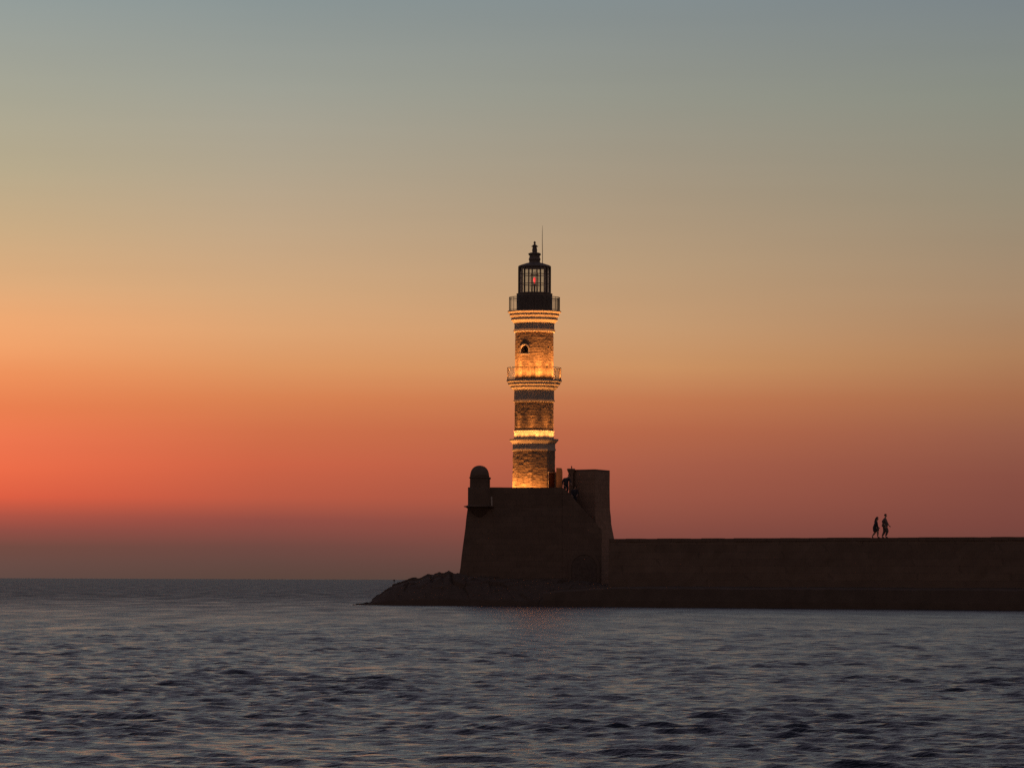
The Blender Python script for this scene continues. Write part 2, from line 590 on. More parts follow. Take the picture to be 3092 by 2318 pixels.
for k in range(8):
    a = 2 * PI * k / 8 + 0.3
    p = [(6.4, 744.5), (9.2, 744.6), (11.4, 742.6)]
    m.tube([(AX + r * PX * math.sin(a), AY - r * PX * math.cos(a), tz(y)) for r, y in p], [0.035, 0.028, 0.008], 5)
    p = [(15.6, 771), (18.6, 768), (18.9, 765.2)]
    m.tube([(AX + r * PX * math.sin(a), AY - r * PX * math.cos(a), tz(y)) for r, y in p], [0.05, 0.045, 0.02], 5)
m.build('crown_leaves', M['iron'], roof)
m = MB()
q = lambda x, y: (AX + (x - 1613) * PX, AY - 0.15, tz(y))
m.tube([q(1637, 799), q(1636.6, 760), q(1636, 725), q(1636.1, 700), q(1636.4, 681)], [0.03, 0.028, 0.024, 0.018, 0.008], 6)
m.build('lightning_rod', M['iron'], roof)
# the lamp inside
m = MB()
m.lathe(prof([(6, 887), (5, 884), (2.6, 882), (2.2, 862), (4.5, 860), (4.5, 857), (1, 856.5)]), AX, AY, 12)
for k in range(6):
    a = 2 * PI * k / 6 + 0.2
    m.tube([(AX + r * PX * math.sin(a), AY - r * PX * math.cos(a), tz(y)) for r, y in ((9, 884), (12, 862), (12, 830), (6, 818))], 0.018, 5)
for y in (862, 830):
    m.tube([(AX + 12 * PX * math.sin(2 * PI * k / 20), AY - 12 * PX * math.cos(2 * PI * k / 20), tz(y)) for k in range(20)], 0.02, 5, closed=True)
lampstand = m.build('lamp_stand', M['iron'], lighthouse)
m = MB()
m.lathe(prof([(1.2, 856.2), (2.4, 851), (3.8, 848), (4.3, 844), (3.7, 840.6), (2.4, 838.6), (0.9, 837.8)]), AX, AY, 14)
m.build('red_lamp', M['lamp'], lampstand, smooth=True)

# entrance on the right-hand face of the octagon
a0 = OCT + math.radians(45 + 22.5)
rad = 64.9 * PX * math.cos(PI / 8)


def DP(u, z, d):
    return (AX + (rad + d) * math.sin(a0) + u * math.cos(a0), AY - (rad + d) * math.cos(a0) + u * math.sin(a0), z)


def dbox(m, u0, u1, z0, z1, d0, d1):
    m.prism([DP(u0, z0, d0), DP(u1, z0, d0), DP(u1, z0, d1), DP(u0, z0, d1)], [DP(u0, z1, d0), DP(u1, z1, d0), DP(u1, z1, d1), DP(u0, z1, d1)])


m = MB()
zt, zb = tz(1428), tz(1530)
dbox(m, -0.53, -0.46, zb, zt, -0.05, 0.05)
dbox(m, 0.46, 0.56, zb, zt, -0.05, 0.14)
dbox(m, -0.56, 0.58, zt, zt + 0.09, -0.05, 0.1)
entrance = m.build('entrance', M['ashlar'], lighthouse)
m = MB()
dbox(m, -0.44, 0.44, zb, zt, -0.04, 0.05)
m.build('door', M['wood'], entrance)

# floodlights that wash the tower
LC = (1.0, 0.38, 0.095)


def flood(a, r, y, power, tilt=4, size=125, dy=0.0):
    ld = bpy.data.lights.new('floodlight', 'SPOT')
    ld.energy = power; ld.color = LC
    ld.spot_size = math.radians(size); ld.spot_blend = 1.0
    ld.shadow_soft_size = 0.09
    o = bpy.data.objects.new('floodlight', ld)
    col.objects.link(o)
    p = Vector((AX + r * PX * math.sin(a), AY - r * PX * math.cos(a), tz(y) + dy))
    t = math.radians(tilt)
    d = Vector((-math.sin(a) * math.sin(t), math.cos(a) * math.sin(t), math.cos(t)))
    o.rotation_euler = d.to_track_quat('-Z', 'Y').to_euler()
    o.parent = lighthouse
    o.location = p - root_off(lighthouse)


for k in range(12):
    g = (1.25, 0.8)[k % 2] * random.uniform(0.85, 1.15)
    flood(math.radians(13 + 30 * k), 76.5, 1145, 250 * g, dy=0.07, tilt=2, size=172)
    flood(math.radians(13 + 30 * k), 77.0, 1145, 720 * g, dy=0.05, tilt=3, size=60)
for k in range(24):
    g = (1.2, 0.9, 0.9)[k % 3] * random.uniform(0.85, 1.15)
    flood(OCT + math.radians(15 * k), (72.0, 68.0, 68.0)[k % 3], 1324, 44 * g, dy=0.09, tilt=-1, size=174)
for k in range(8):
    flood(OCT + math.radians(45 * k), 71.5, 1324, 420, dy=0.04, tilt=0, size=50)
for a, p in ((-118, 800), (-86, 1300), (-50, 540), (-26, 480), (-4, 380), (13, 200)):
    flood(math.radians(a), 84, 1512, p, tilt=2, size=140)

# ================================================================== FORT
fort = empty('fortress', (at(1560, 1740, 298).x, 298.0, 0.0))
tag(fort, 'dark stone harbour fort with sloping walls and domed corner turret, carrying the lighthouse', 'fort')

FY = 293.2
CZ = at(1500, 1530, FY).z            # string course height
TZ_ = at(1500, 1471, FY).z           # parapet top
xL = at(1413, 1500, FY).x
xR = at(1700, 1471, FY).x
BAT = 0.118                           # batter: metres out per metre down


def grid_wall(m, p0, p1, z0, z1, out0, out1, nx, nz_, seed, amp=0.03):
    """uneven wall face between two plan points, leaning from out0 (bottom) to out1 (top)"""
    p0 = Vector((p0[0], p0[1], 0)); p1 = Vector((p1[0], p1[1], 0))
    t = (p1 - p0); ln = t.length; t.normalize()
    nrm = Vector((t.y, -t.x, 0))
    v = []; f = []
    for j in range(nz_ + 1):
        for i in range(nx + 1):
            s = i / nx; w = j / nz_
            o = out0 + (out1 - out0) * w
            e = 0 if i in (0, nx) or j in (0, nz_) else 1
            n_ = (random.random() - 0.5) * 2 * amp * e
            p = p0 + t * (ln * s) + nrm * (o + n_)
            v.append((p.x, p.y, z0 + (z1 - z0) * w))
    for j in range(nz_):
        for i in range(nx):
            a = j * (nx + 1) + i
            f.append((a, a + 1, a + nx + 2, a + nx + 1))
    m.add(v, f)


# main battered body
foot = [(xL, FY), (xR, FY - 0.3), (xR + 0.4, 307.0), (xL + 0.5, 307.0)]
cx_ = sum(p[0] for p in foot) / 4; cy_ = sum(p[1] for p in foot) / 4
ZB = -1.0


def offs(poly, d):
    """offset a counter-clockwise polygon outward by d"""
    n = len(poly); res = []
    for i in range(n):
        p = Vector(poly[i]); a = Vector(poly[i - 1]); b = Vector(poly[(i + 1) % n])
        t1 = (p - a).normalized(); t2 = (b - p).normalized()
        n1 = Vector((t1.y, -t1.x)); n2 = Vector((t2.y, -t2.x))
        q = (n1 + n2); q = q / max(0.2, (1 + n1.dot(n2)))
        res.append((p.x + q.x * d, p.y + q.y * d))
    return res


def solid(m, poly, levels, seg=0.7, amp=0.03, cap=True):
    """polygon solid with rough subdivided faces; levels = [(z, outward)] from the bottom up"""
    n = len(poly)
    base = [offs(poly, o) for z, o in levels]
    lens = [max(1, int((Vector(poly[(i + 1) % n]) - Vector(poly[i])).length / seg)) for i in range(n)]
    per = sum(lens)
    zs = []
    for (z0, o0), (z1, o1), b0, b1 in zip(levels[:-1], levels[1:], base[:-1], base[1:]):
        k = max(1, int((z1 - z0) / seg))
        for i in range(k):
            w = i / k
            zs.append((z0 + (z1 - z0) * w, [(p[0] + (q[0] - p[0]) * w, p[1] + (q[1] - p[1]) * w) for p, q in zip(b0, b1)]))
    zs.append((levels[-1][0], base[-1]))
    v = []
    for z, pl in zs:
        for i in range(n):
            p, q = pl[i], pl[(i + 1) % n]
            for k in range(lens[i]):
                s = k / lens[i]
                jx = (random.random() - 0.5) * amp * 2; jy = (random.random() - 0.5) * amp * 2
                v.append((p[0] + (q[0] - p[0]) * s + jx, p[1] + (q[1] - p[1]) * s + jy, z + (random.random() - 0.5) * amp))
    f = []
    for j in range(len(zs) - 1):
        for k in range(per):
            k2 = (k + 1) % per
            f.append((j * per + k, j * per + k2, (j + 1) * per + k2, (j + 1) * per + k))
    if cap:
        f.append(tuple((len(zs) - 1) * per + k for k in range(per)))
    m.add(v, f)


m = MB()
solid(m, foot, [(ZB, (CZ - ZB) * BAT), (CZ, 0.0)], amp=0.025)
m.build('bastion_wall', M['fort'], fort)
# parapet: outer and inner faces round the terrace
m = MB()
TH_ = 0.7
ofoot = offs(foot, 0.004); ifoot = offs(foot, -TH_)
segs = [(0, 1), (2, 3), (3, 0)]
for a, b in segs:
    n = 14
    for k in range(n):
        s0, s1 = k / n, (k + 1) / n
        def lp(p, q, s): return (p[0] + (q[0] - p[0]) * s, p[1] + (q[1] - p[1]) * s)
        h = TZ_ + 0.012 * (random.random() - 0.5)
        o0, o1 = lp(ofoot[a], ofoot[b], s0), lp(ofoot[a], ofoot[b], s1)
        i0, i1 = lp(ifoot[a], ifoot[b], s0), lp(ifoot[a], ifoot[b], s1)
        bt = [(*o0, CZ + 0.004), (*o1, CZ + 0.004), (*i1, CZ + 0.004), (*i0, CZ + 0.004)]
        m.prism(bt, [(p[0], p[1], h) for p in bt])
m.build('parapet', M['fort'], fort)

# domed corner turret
GX = at(1448, 1470, FY).x; GY = FY + 0.15
gp = FY / F


def gz(y): return at(1448, y, FY).z


m = MB()
pts = [(6, 1572), (14, 1560), (26, 1546), (35, 1536), (41, 1531), (47, 1530), (47.5, 1527.5), (40, 1526.5), (35, 1524), (34.6, 1474.5), (33, 1473.4), (29.6, 1472.6), (29.2, 1444), (31.6, 1442.8), (31.6, 1440.2), (29, 1439)]
m.lathe([(r * gp, gz(y)) for r, y in pts], GX, GY, 28)
turret = m.build('corner_turret', M['fort'], fort)
m = MB()
pts = [(29, 1439.5), (28.8, 1434), (27.4, 1426), (24.6, 1418.6), (20.4, 1412.6), (14.6, 1408), (8, 1405.6), (0.5, 1404.6)]
m.lathe([(r * gp, gz(y)) for r, y in pts], GX, GY, 28)
m.build('dome', M['coping'], turret, smooth=True)
m = MB()
# door jamb of the turret seen on its right shoulder
x0 = at(1474, 1440, FY).x
m.box((x0, GY - 0.3, gz(1472)), (x0 + 0.14, GY + 0.35, gz(1444)))
m.box((x0 + 0.02, GY - 0.34, gz(1446)), (x0 + 0.2, GY + 0.4, gz(1441)))
m.build('door_jamb', M['coping'], turret)
m = MB()
x1 = at(1482.5, 1500, FY).x
m.prism([(x1, FY - 0.16, gz(1527)), (x1 + 0.12, FY - 0.16, gz(1527)), (x1 + 0.12, FY + 0.2, gz(1527)), (x1, FY + 0.2, gz(1527))],
        [(x1 - 0.02, FY - 0.1, gz(1499)), (x1 + 0.1, FY - 0.1, gz(1499)), (x1 + 0.1, FY + 0.2, gz(1499)), (x1 - 0.02, FY + 0.2, gz(1499))])
m.build('pale_strip', M['ashlar'], turret)  # narrow strip of paler stone at the turret's right edge

# curtain tower on the right of the stair
A = (at(1723, 1450, 295.3).x, 295.3)
B = (at(1797, 1450, 293.6).x, 293.6)
C_ = (at(1841, 1450, 296.8).x, 296.8)
wing_poly = [A, B, C_, (C_[0] - 0.6, 304.5), (A[0] + 0.4, 304.5)]
WZT = at(1780, 1420.5, 294).z
WZB = at(1840, 1537, 296.8).z
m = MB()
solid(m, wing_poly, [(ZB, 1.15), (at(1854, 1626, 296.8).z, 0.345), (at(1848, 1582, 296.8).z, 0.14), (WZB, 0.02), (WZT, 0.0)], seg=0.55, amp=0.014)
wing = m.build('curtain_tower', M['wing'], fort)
m = MB()
tp = [(p[0], p[1]) for p in offs(wing_poly, 0.02)]
m.prism([(*p, WZT + 0.02) for p in tp], [(*p, WZT + 0.10) for p in offs(wing_poly, 0.0)])
m.build('wall_cap', M['coping'], wing)
# gate pillar with a flared cap, at the head of the stair
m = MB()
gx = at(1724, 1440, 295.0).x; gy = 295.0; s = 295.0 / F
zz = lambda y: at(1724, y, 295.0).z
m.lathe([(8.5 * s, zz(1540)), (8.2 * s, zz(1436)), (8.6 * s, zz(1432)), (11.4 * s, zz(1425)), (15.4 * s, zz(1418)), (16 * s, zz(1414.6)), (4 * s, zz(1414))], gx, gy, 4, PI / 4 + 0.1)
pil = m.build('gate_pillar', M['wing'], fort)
m = MB()
m.tube([(gx + 0.05, gy, zz(1415)), (gx + 0.05, gy, zz(1409)), (gx + 0.03, gy, zz(1406.4))], [0.035, 0.045, 0.03], 8)
m.build('iron_post', M['redpaint'], pil)

# stair on the harbour side with its sloping outer wall
m = MB()
SY = FY - 0.34
prof_px = [(1699, 1471.5), (1712, 1481), (1728, 1499), (1746, 1520), (1772, 1549), (1816, 1598)]
top_f = [at(x, y, SY) for x, y in prof_px]
v = []; f = []
n = len(top_f)
zb = ZB
nlev = 9
for p in top_f:
    for k in range(nlev + 1):
        w = k / nlev
        z = p.z + (zb - p.z) * w
        out = max(0.0, (CZ - z)) * BAT
        v.append((p.x + random.uniform(-.01, .01), SY - out + (random.uniform(-.02, .02) if 0 < k < nlev else 0), z))
nf = len(v)
for p in top_f:
    v.append((p.x, SY + 0.45, p.z)); v.append((p.x, SY + 0.45, zb))
for i in range(n - 1):
    for k in range(nlev):
        a = i * (nlev + 1) + k; b = a + nlev + 1
        f.append((a, b, b + 1, a + 1))
    f.append((i * (nlev + 1), nf + 2 * i, nf + 2 * i + 2, (i + 1) * (nlev + 1)))
    f.append((nf + 2 * i, nf + 2 * i + 1, nf + 2 * i + 3, nf + 2 * i + 2))
m.add(v, f)
# right end return
v = [at(1800, 1580, SY)]
e = top_f[-1]
ret = [(e.x, SY - max(0, (CZ - (e.z + (zb - e.z) * k / nlev))) * BAT, e.z + (zb - e.z) * k / nlev) for k in range(nlev + 1)]
back = [(e.x, SY + 2.6, e.z + (zb - e.z) * k / nlev) for k in range(nlev + 1)]
m.add(ret + back, [(k, k + 1, nlev + 2 + k, nlev + 1 + k) for k in range(nlev)])
stair = m.build('stair_wall', M['fort'], fort)
ns = 18
zt0 = top_f[0].z - 0.35; zt1 = top_f[-1].z - 0.35
xs0 = top_f[0].x + 0.05; xs1 = top_f[-1].x
for k in range(ns):
    m = MB()
    xa = xs0 + (xs1 - xs0) * k / ns; xb = xs0 + (xs1 - xs0) * (k + 1) / ns + 0.03
    zk = zt0 + (zt1 - zt0) * (k + 0.5) / ns
    m.box((xa, SY + 0.455, zk - 0.9), (xb, 295.6, zk))
    m.build('step', M['coping'], stair)

# stair hut beside the tower foot
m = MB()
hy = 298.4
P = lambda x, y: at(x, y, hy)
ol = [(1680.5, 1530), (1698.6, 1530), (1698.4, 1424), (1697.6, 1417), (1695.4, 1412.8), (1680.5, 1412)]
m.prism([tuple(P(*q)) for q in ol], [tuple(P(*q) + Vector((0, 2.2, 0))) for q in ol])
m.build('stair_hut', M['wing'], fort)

# arched gateway at the foot of the wall
m = MB()
azc = at(1764, 1750, 291.5)
ARX = azc.x
ARW = 0.95
z_s = at(1764, 1712, 291.8).z; z_g = 0.5


def wall_y(z): return SY - max(0.0, CZ - z) * BAT


v = []; f = []
inn = [(ARW, z_g), (ARW, z_s)] + [(ARW * math.cos(t), z_s + ARW * math.sin(t)) for t in np.linspace(0.15, PI - 0.15, 13)] + [(-ARW, z_s), (-ARW, z_g)]
for (u, z) in inn:
    k = 1.24
    ou, oz = u * k, z if z <= z_s else z_s + (z - z_s) * k
    v += [(ARX + u, wall_y(z) + 0.1, z), (ARX + u, wall_y(z) - 0.07, z), (ARX + ou, wall_y(oz) - 0.07, oz), (ARX + ou, wall_y(oz) + 0.1, oz)]
n = len(inn)
for i in range(n - 1):
    for k in range(3):
        f.append((i * 4 + k, i * 4 + k + 1, i * 4 + k + 5, i * 4 + k + 4))
m.add(v, f)
gate = m.build('gateway_arch', M['coping'], fort)
m = MB()
m.add([(ARX + u * 0.99, wall_y(z) - 0.035, z) for u, z in inn], [tuple(range(n))])
m.build('gate_door', M['gatewood'], gate)

# ================================================================== PIER
pier = empty('stone_pier', (at(2500, 1700, 275).x, 275.0, 0.0))
tag(pier, 'long dark stone harbour wall running right from the fort with flat walkway on top', 'pier')
DZ = 4.93
W0 = Vector((at(1846, 1700, 285.5).x, 285.5)); W1 = Vector((at(3092, 1700, 263.5).x, 263.5))
dirv = (W1 - W0).normalized()
W0b = W0 - dirv * 0.2
W1b = W1 + dirv * 60.0
nrm = Vector((dirv.y, -dirv.x))          # towards the harbour
m = MB()
Lw = (W1b - W0b).length
nx = 120; nz_ = 8
v = []; f = []
for j in range(nz_ + 1):
    for i in range(nx + 1):
        p = W0b + dirv * (Lw * i / nx)
        z = ZB + (DZ - 0.22 - ZB) * j / nz_
        o = (DZ - z) * 0.04 + random.uniform(-.03, .03)
        p = p + nrm * o
        v.append((p.x, p.y, z))
for j in range(nz_):
    for i in range(nx):
        a = j * (nx + 1) + i
        f.append((a, a + 1, a + nx + 2, a + nx + 1))
m.add(v, f)
m.build('pier_wall', M['pier'], pier)
m = MB()
k = 0.0
while k < Lw - 1.6:
    ln = random.uniform(1.1, 1.7)
    p = W0b + dirv * k; q = W0b + dirv * (k + ln - 0.015)
    zt = DZ + random.uniform(-0.016, 0.016)
    o = 0.06 + random.uniform(-.015, .015)
    a1 = p + nrm * o; a2 = q + nrm * o; b1 = p - nrm * 0.8; b2 = q - nrm * 0.8
    bt = [(a1.x, a1.y, DZ - 0.224), (a2.x, a2.y, DZ - 0.224), (b2.x, b2.y, DZ - 0.224), (b1.x, b1.y, DZ - 0.224)]
    m.prism(bt, [(c[0], c[1], zt) for c in bt])
    k += ln
m.build('coping', M['coping'], pier)
m = MB()
a1 = W0b - nrm * 0.8; a2 = W1b - nrm * 0.8; b1 = W0b - nrm * 9.0; b2 = W1b - nrm * 9.0
m.prism([(a1.x, a1.y, ZB), (a2.x, a2.y, ZB), (b2.x, b2.y, ZB), (b1.x, b1.y, ZB)], [(a1.x, a1.y, DZ - 0.01), (a2.x, a2.y, DZ - 0.01), (b2.x, b2.y, DZ - 0.01), (b1.x, b1.y, DZ - 0.01)])
m.build('walkway', M['coping'], pier)
# low ledge along the foot of the wall
m = MB()
E0 = Vector((at(1640, 1832, 281.0).x, 281.0)); E1 = Vector((at(3092, 1842, 260.5).x, 260.5))
E1 = E1 + (E1 - E0).normalized() * 55
n = 150
v = []; f = []
for i in range(n + 1):
    s = i / n
    p = E0 + (E1 - E0) * s
    q = W0b + dirv * ((p - W0b).dot(dirv)) + nrm * 0.1
    j = 0.10 * (random.random() - 0.5)
    h = 1.42 + 0.05 * (random.random() - 0.5)
    if s < 0.06: h *= 0.75 + 0.25 * s / 0.06
    v += [(p.x, p.y - 0.35 + j, -1.0), (p.x, p.y - 0.16 + j, 0.45), (p.x, p.y + 0.1 + j, h - 0.12), (p.x, p.y + 0.35 + j, h), (q.x, q.y, h + 0.06)]
for i in range(n):
    for k in range(4):
        a = i * 5 + k
        f.append((a, a + 1, a + 6, a + 5))
m.add(v, f)
m.build('ledge', M['ledge'], pier)

# ================================================================== ROCKS
sil = [(1085, 1829), (1113, 1822), (1124, 1809), (1142, 1794), (1170, 1773), (1200, 1764), (1210, 1761), (1246, 1748), (1266, 1747), (1286, 1738), (1306, 1736.5), (1324, 1731), (1334, 1733), (1341, 1734.5), (1357, 1726),
       (1369, 1732), (1386, 1734), (1440, 1742), (1520, 1748), (1640, 1752), (1760, 1756), (1880, 1768)]
sx = np.array([at(p[0], p[1], 290).x for p in sil]); sz = np.array([at(p[0], p[1], 290).z for p in sil])


def build_rocks():
    nx, ny = 420, 170
    xs = np.linspace(sx[0] - 0.4, sx[-1], nx); ys = np.linspace(281.0, 299.0, ny)
    XX, YY = np.meshgrid(xs, ys)
    crest = np.interp(XX, sx, sz)
    fy = 284.3 - 1.6 * np.clip((XX + 2.0) / 9.0, 0, 1) + 1.6 * np.clip((-6.5 - XX) / 4, 0, 1) + 0.5 * (fbm(XX * 0.6, XX * 0, 61, 3) - 0.5)
    t = np.clip((YY - fy) / 5.2, 0, 1)
    shape = 1 - (1 - t) ** 1.8
    bt = np.clip((299 - YY) / 5.0, 0, 1)
    base = crest * shape * (0.55 + 0.45 * bt)
    # angular boulders: cells at two scales, each its own tilted facet
    def cells(s, seed):
        gx = XX / s; gy = YY / (s * 1.3)
        best = np.full(XX.shape, 1e9); hv = np.zeros(XX.shape)
        ix = np.floor(gx).astype(int); iy = np.floor(gy).astype(int)
        for dx in (-1, 0, 1):
            for dy in (-1, 0, 1):
                jx = ix + dx; jy = iy + dy
                px = jx + vnoise(jx * 1.0, jy * 1.0, seed); py = jy + vnoise(jx * 1.0, jy * 1.0, seed + 1)
                hh = vnoise(jx * 1.0, jy * 1.0, seed + 2)
                ax = vnoise(jx * 1.0, jy * 1.0, seed + 3) - 0.5; ay = vnoise(jx * 1.0, jy * 1.0, seed + 4) - 0.5
                d = (gx - px) ** 2 + (gy - py) ** 2
                val = hh - 0.5 + (gx - px) * ax * 1.2 + (gy - py) * ay * 1.2 - d * 0.35
                upd = d < best
                best = np.where(upd, d, best); hv = np.where(upd, val, hv)
        return hv
    rough = cells(1.5, 71) * 0.28 + cells(0.6, 81) * 0.12 + 0.1 * (fbm(XX * 2.2, YY * 2.2, 91, 3) - 0.5)
    ZZ = base + rough * np.clip(shape * 1.3, 0, 1) * (0.5 + 0.5 * np.clip((sx[-1] - XX) / 4, 0, 1)) - (1 - np.clip(t * 8, 0, 1)) * 0.8
    # keep the ridge near the traced skyline
    ZZ = np.minimum(ZZ, crest + 0.16)
    V = np.stack([XX, YY, ZZ], -1).reshape(-1, 3)
    f = []
    for j in range(ny - 1):
        for i in range(nx - 1):
            a = j * nx + i
            f.append((a, a + 1, a + nx + 1, a + nx))
    o = obj('rocky_shore', V.tolist(), f, M['rock'])
    o['kind'] = 'structure'
    return o


build_rocks()
# small marker post on the rocks
p0 = at(1190, 1768, 289.0)
post = empty('marker_post', (p0.x, 289.0, p0.z - 0.35))
tag(post, 'tiny dark marker post sticking up from the low rocks left of the fort', 'post')
m = MB()
m.tube([(p0.x, 289, p0.z - 0.35), (p0.x, 289, at(1190, 1751, 289).z)], 0.022, 6)
m.build('pole', M['iron'], post)
m = MB()
zc = at(1190, 1751.5, 289).z
m.lathe([(0.01, zc - 0.06), (0.055, zc - 0.05), (0.07, zc), (0.05, zc + 0.06), (0.01, zc + 0.08)], p0.x, 289, 8)
m.build('head', M['iron'], post)

# ================================================================== PEOPLE


def skinned(name, nodes, edges, radii, mat, parent, sub=2):
    me = bpy.data.meshes.new(name)
    off = root_off(parent)
    me.from_pydata([tuple(Vector(v)) for v in nodes], edges, [])
    o = bpy.data.objects.new(name, me)
    col.objects.link(o)
    md = o.modifiers.new('skin', 'SKIN')
    md.use_smooth_shade = True
    md.branch_smoothing = 0.4
    lay = me.skin_vertices[0].data
    for i, r in enumerate(radii):
        rr = r if isinstance(r, tuple) else (r, r)
        lay[i].radius = rr
        lay[i].use_root = (i == 0)
    sb = o.modifiers.new('sub', 'SUBSURF'); sb.levels = sub; sb.render_levels = sub
    dg = bpy.context.evaluated_depsgraph_get()
    ev = o.evaluated_get(dg)
    nm = bpy.data.meshes.new_from_object(ev)
    nm.name = name
    bpy.data.objects.remove(o)
    o = bpy.data.objects.new(name, nm)
    nm.materials.clear(); nm.materials.append(mat)
    nm.polygons.foreach_set('use_smooth', [True] * len(nm.polygons))
    col.objects.link(o)
    o.parent = parent
    return o


def ell(name, c, r, mat, parent, cut=None, seg=14, rot=0.0):
    bm = bmesh.new()
    bmesh.ops.create_uvsphere(bm, u_segments=seg, v_segments=10, radius=1.0)
    for v in bm.verts:
        v.co = Vector((v.co.x * r[0], v.co.y * r[1], v.co.z * r[2])) + Vector(c)
    if cut:
        kill = [v for v in bm.verts if cut(v.co - Vector(c))]
        bmesh.ops.delete(bm, geom=kill, context='VERTS')
    me = bpy.data.meshes.new(name)
    bm.to_mesh(me); bm.free()
    me.materials.append(mat)
    me.polygons.foreach_set('use_smooth', [True] * len(me.polygons))
    o = bpy.data.objects.new(name, me)
    col.objects.link(o)
    o.parent = parent
    return o


def figure(label, loc, J, face, shirt, lower, lower_len, hair=M['hair'], long_hair=False, skirt=False, group=None, bulk=1.0):
    """J: joints in local metres (x right, y away, z up). face: unit vector the head looks along"""
    root = empty('person', loc)
    tag(root, label, 'person', group)
    nodes = []; rad = []; edges = []
    ix = {}

    def nd(k, p, r, par=None):
        ix[k] = len(nodes); nodes.append(p); rad.append(r)
        if par: edges.append((ix[par], ix[k]))
    V = {k: Vector(p) for k, p in J.items()}
    fv = Vector(face).normalized()
    b = bulk
    nd('pelvis', V['pelvis'], 0.125 * b)
    nd('waist', V['pelvis'].lerp(V['chest'], 0.45), 0.112 * b, 'pelvis')
    nd('chest', V['chest'], 0.128 * b, 'waist')
    nd('neck0', V['chest'].lerp(V['neck'], 0.8), 0.074, 'chest')
    nd('neck', V['neck'], 0.06, 'neck0')
    up = (V['head'] - V['neck']).normalized()
    nd('jaw', V['head'] - up * 0.055 + fv * 0.02, 0.066, 'neck')
    nd('head', V['head'] + up * 0.01, 0.093, 'jaw')
    nd('crown', V['head'] + up * 0.085, 0.062, 'head')
    nd('nose', V['head'] - up * 0.012 + fv * 0.105, 0.014, 'head')
    for s in ('l', 'r'):
        nd('sh' + s, V['sh' + s], 0.056 * b, 'chest')
        nd('el' + s, V['el' + s], 0.042 * b, 'sh' + s)
        nd('wr' + s, V['wr' + s], 0.029, 'el' + s)
        fd = (V['wr' + s] - V['el' + s]).normalized()
        sd = fd.cross(Vector((0, 1, 0.2))).normalized()
        pm = V['wr' + s] + fd * 0.07
        nd('pm' + s, pm, (0.036, 0.018), 'wr' + s)
        for q in range(4):
            base = pm + fd * 0.025 + sd * (q - 1.5) * 0.018
            ln = (0.062, 0.075, 0.07, 0.055)[q]
            nd('f%d%s' % (q, s), base, 0.009, 'pm' + s)
            nd('g%d%s' % (q, s), base + fd * ln * 0.5 + fv * 0.006, 0.0085, 'f%d%s' % (q, s))
            nd('h%d%s' % (q, s), base + fd * ln * 0.85 + fv * 0.024, 0.0075, 'g%d%s' % (q, s))
        nd('t0' + s, V['wr' + s] + fd * 0.045 + sd * -0.035 + fv * 0.01, 0.011, 'pm' + s)
        nd('t1' + s, V['wr' + s] + fd * 0.085 + sd * -0.05 + fv * 0.02, 0.0095, 't0' + s)
        nd('hp' + s, V['hp' + s], 0.09 * b, 'pelvis')
        nd('kn' + s, V['kn' + s], 0.057 * b, 'hp' + s)
        nd('cf' + s, V['kn' + s].lerp(V['an' + s], 0.32), 0.052 * b, 'kn' + s)
        nd('an' + s, V['an' + s], 0.036, 'cf' + s)
        nd('to' + s, V['to' + s], (0.042, 0.026), 'an' + s)
    skinned('body', nodes, edges, rad, M['skin'], root)
    # ears
    side = up.cross(fv).normalized()
    # hair
    c = V['head'] + up * 0.03 - fv * 0.012
    hr = ell('hair', c, (0.106, 0.106, 0.12), hair, root, cut=lambda d: d.dot(fv) > 0.03 and d.dot(up) < 0.045 or d.dot(up) < -0.06)
    if long_hair:
        hb = V['head'] - fv * 0.06
        skinned('hair', [hb + up * 0.08, hb - fv * 0.03, V['neck'] - fv * 0.09 - up * 0.02, V['neck'] - fv * 0.11 - up * 0.16],
                [(0, 1), (1, 2), (2, 3)], [0.06, 0.075, 0.065, 0.03], hair, root)
    # shirt
    n2 = [V['pelvis'] - (V['chest'] - V['pelvis']).normalized() * 0.12, V['pelvis'], V['pelvis'].lerp(V['chest'], 0.45), V['chest'], V['chest'].lerp(V['neck'], 0.66)]
    r2 = [0.15 * b, 0.152 * b, 0.138 * b, 0.146 * b, 0.085]
    e2 = [(0, 1), (1, 2), (2, 3), (3, 4)]
    for s in ('l', 'r'):
        k = len(n2)
        n2 += [V['sh' + s], V['sh' + s].lerp(V['el' + s], 0.95)] + [V['el' + s].lerp(V['wr' + s], 0.8)]
        r2 += [0.073 * b, 0.057 * b, 0.042]
        e2 += [(3, k), (k, k + 1), (k + 1, k + 2)]
    skinned('shirt', n2, e2, r2, shirt, root)
    # trousers, shorts or dress skirt
    if skirt:
        pl = V['pelvis']; md = (V['knl'] + V['knr']) / 2
        n3 = [pl + Vector((0, 0, 0.14)), pl, pl.lerp(md, 0.5), md + Vector((0, 0, 0.02))]
        skinned('skirt', n3, [(0, 1), (1, 2), (2, 3)], [(0.135 * b, 0.13 * b), (0.158 * b, 0.15 * b), (0.166 * b, 0.15 * b), (0.17 * b, 0.14 * b)], lower, root)
    else:
        n3 = [V['pelvis'].lerp(V['chest'], 0.25), V['pelvis']]; r3 = [0.118 * b, 0.118 * b]; e3 = [(0, 1)]
        for s in ('l', 'r'):
            k = len(n3)
            n3 += [V['hp' + s], V['kn' + s]]; r3 += [0.092 * b, 0.068 * b]
            e3 += [(1, k), (k, k + 1)]
            if lower_len > 0.5:
                n3 += [V['kn' + s].lerp(V['an' + s], 0.9)]; r3 += [0.056]
                e3 += [(k + 1, k + 2)]
        skinned('trousers', n3, e3, r3, lower, root)
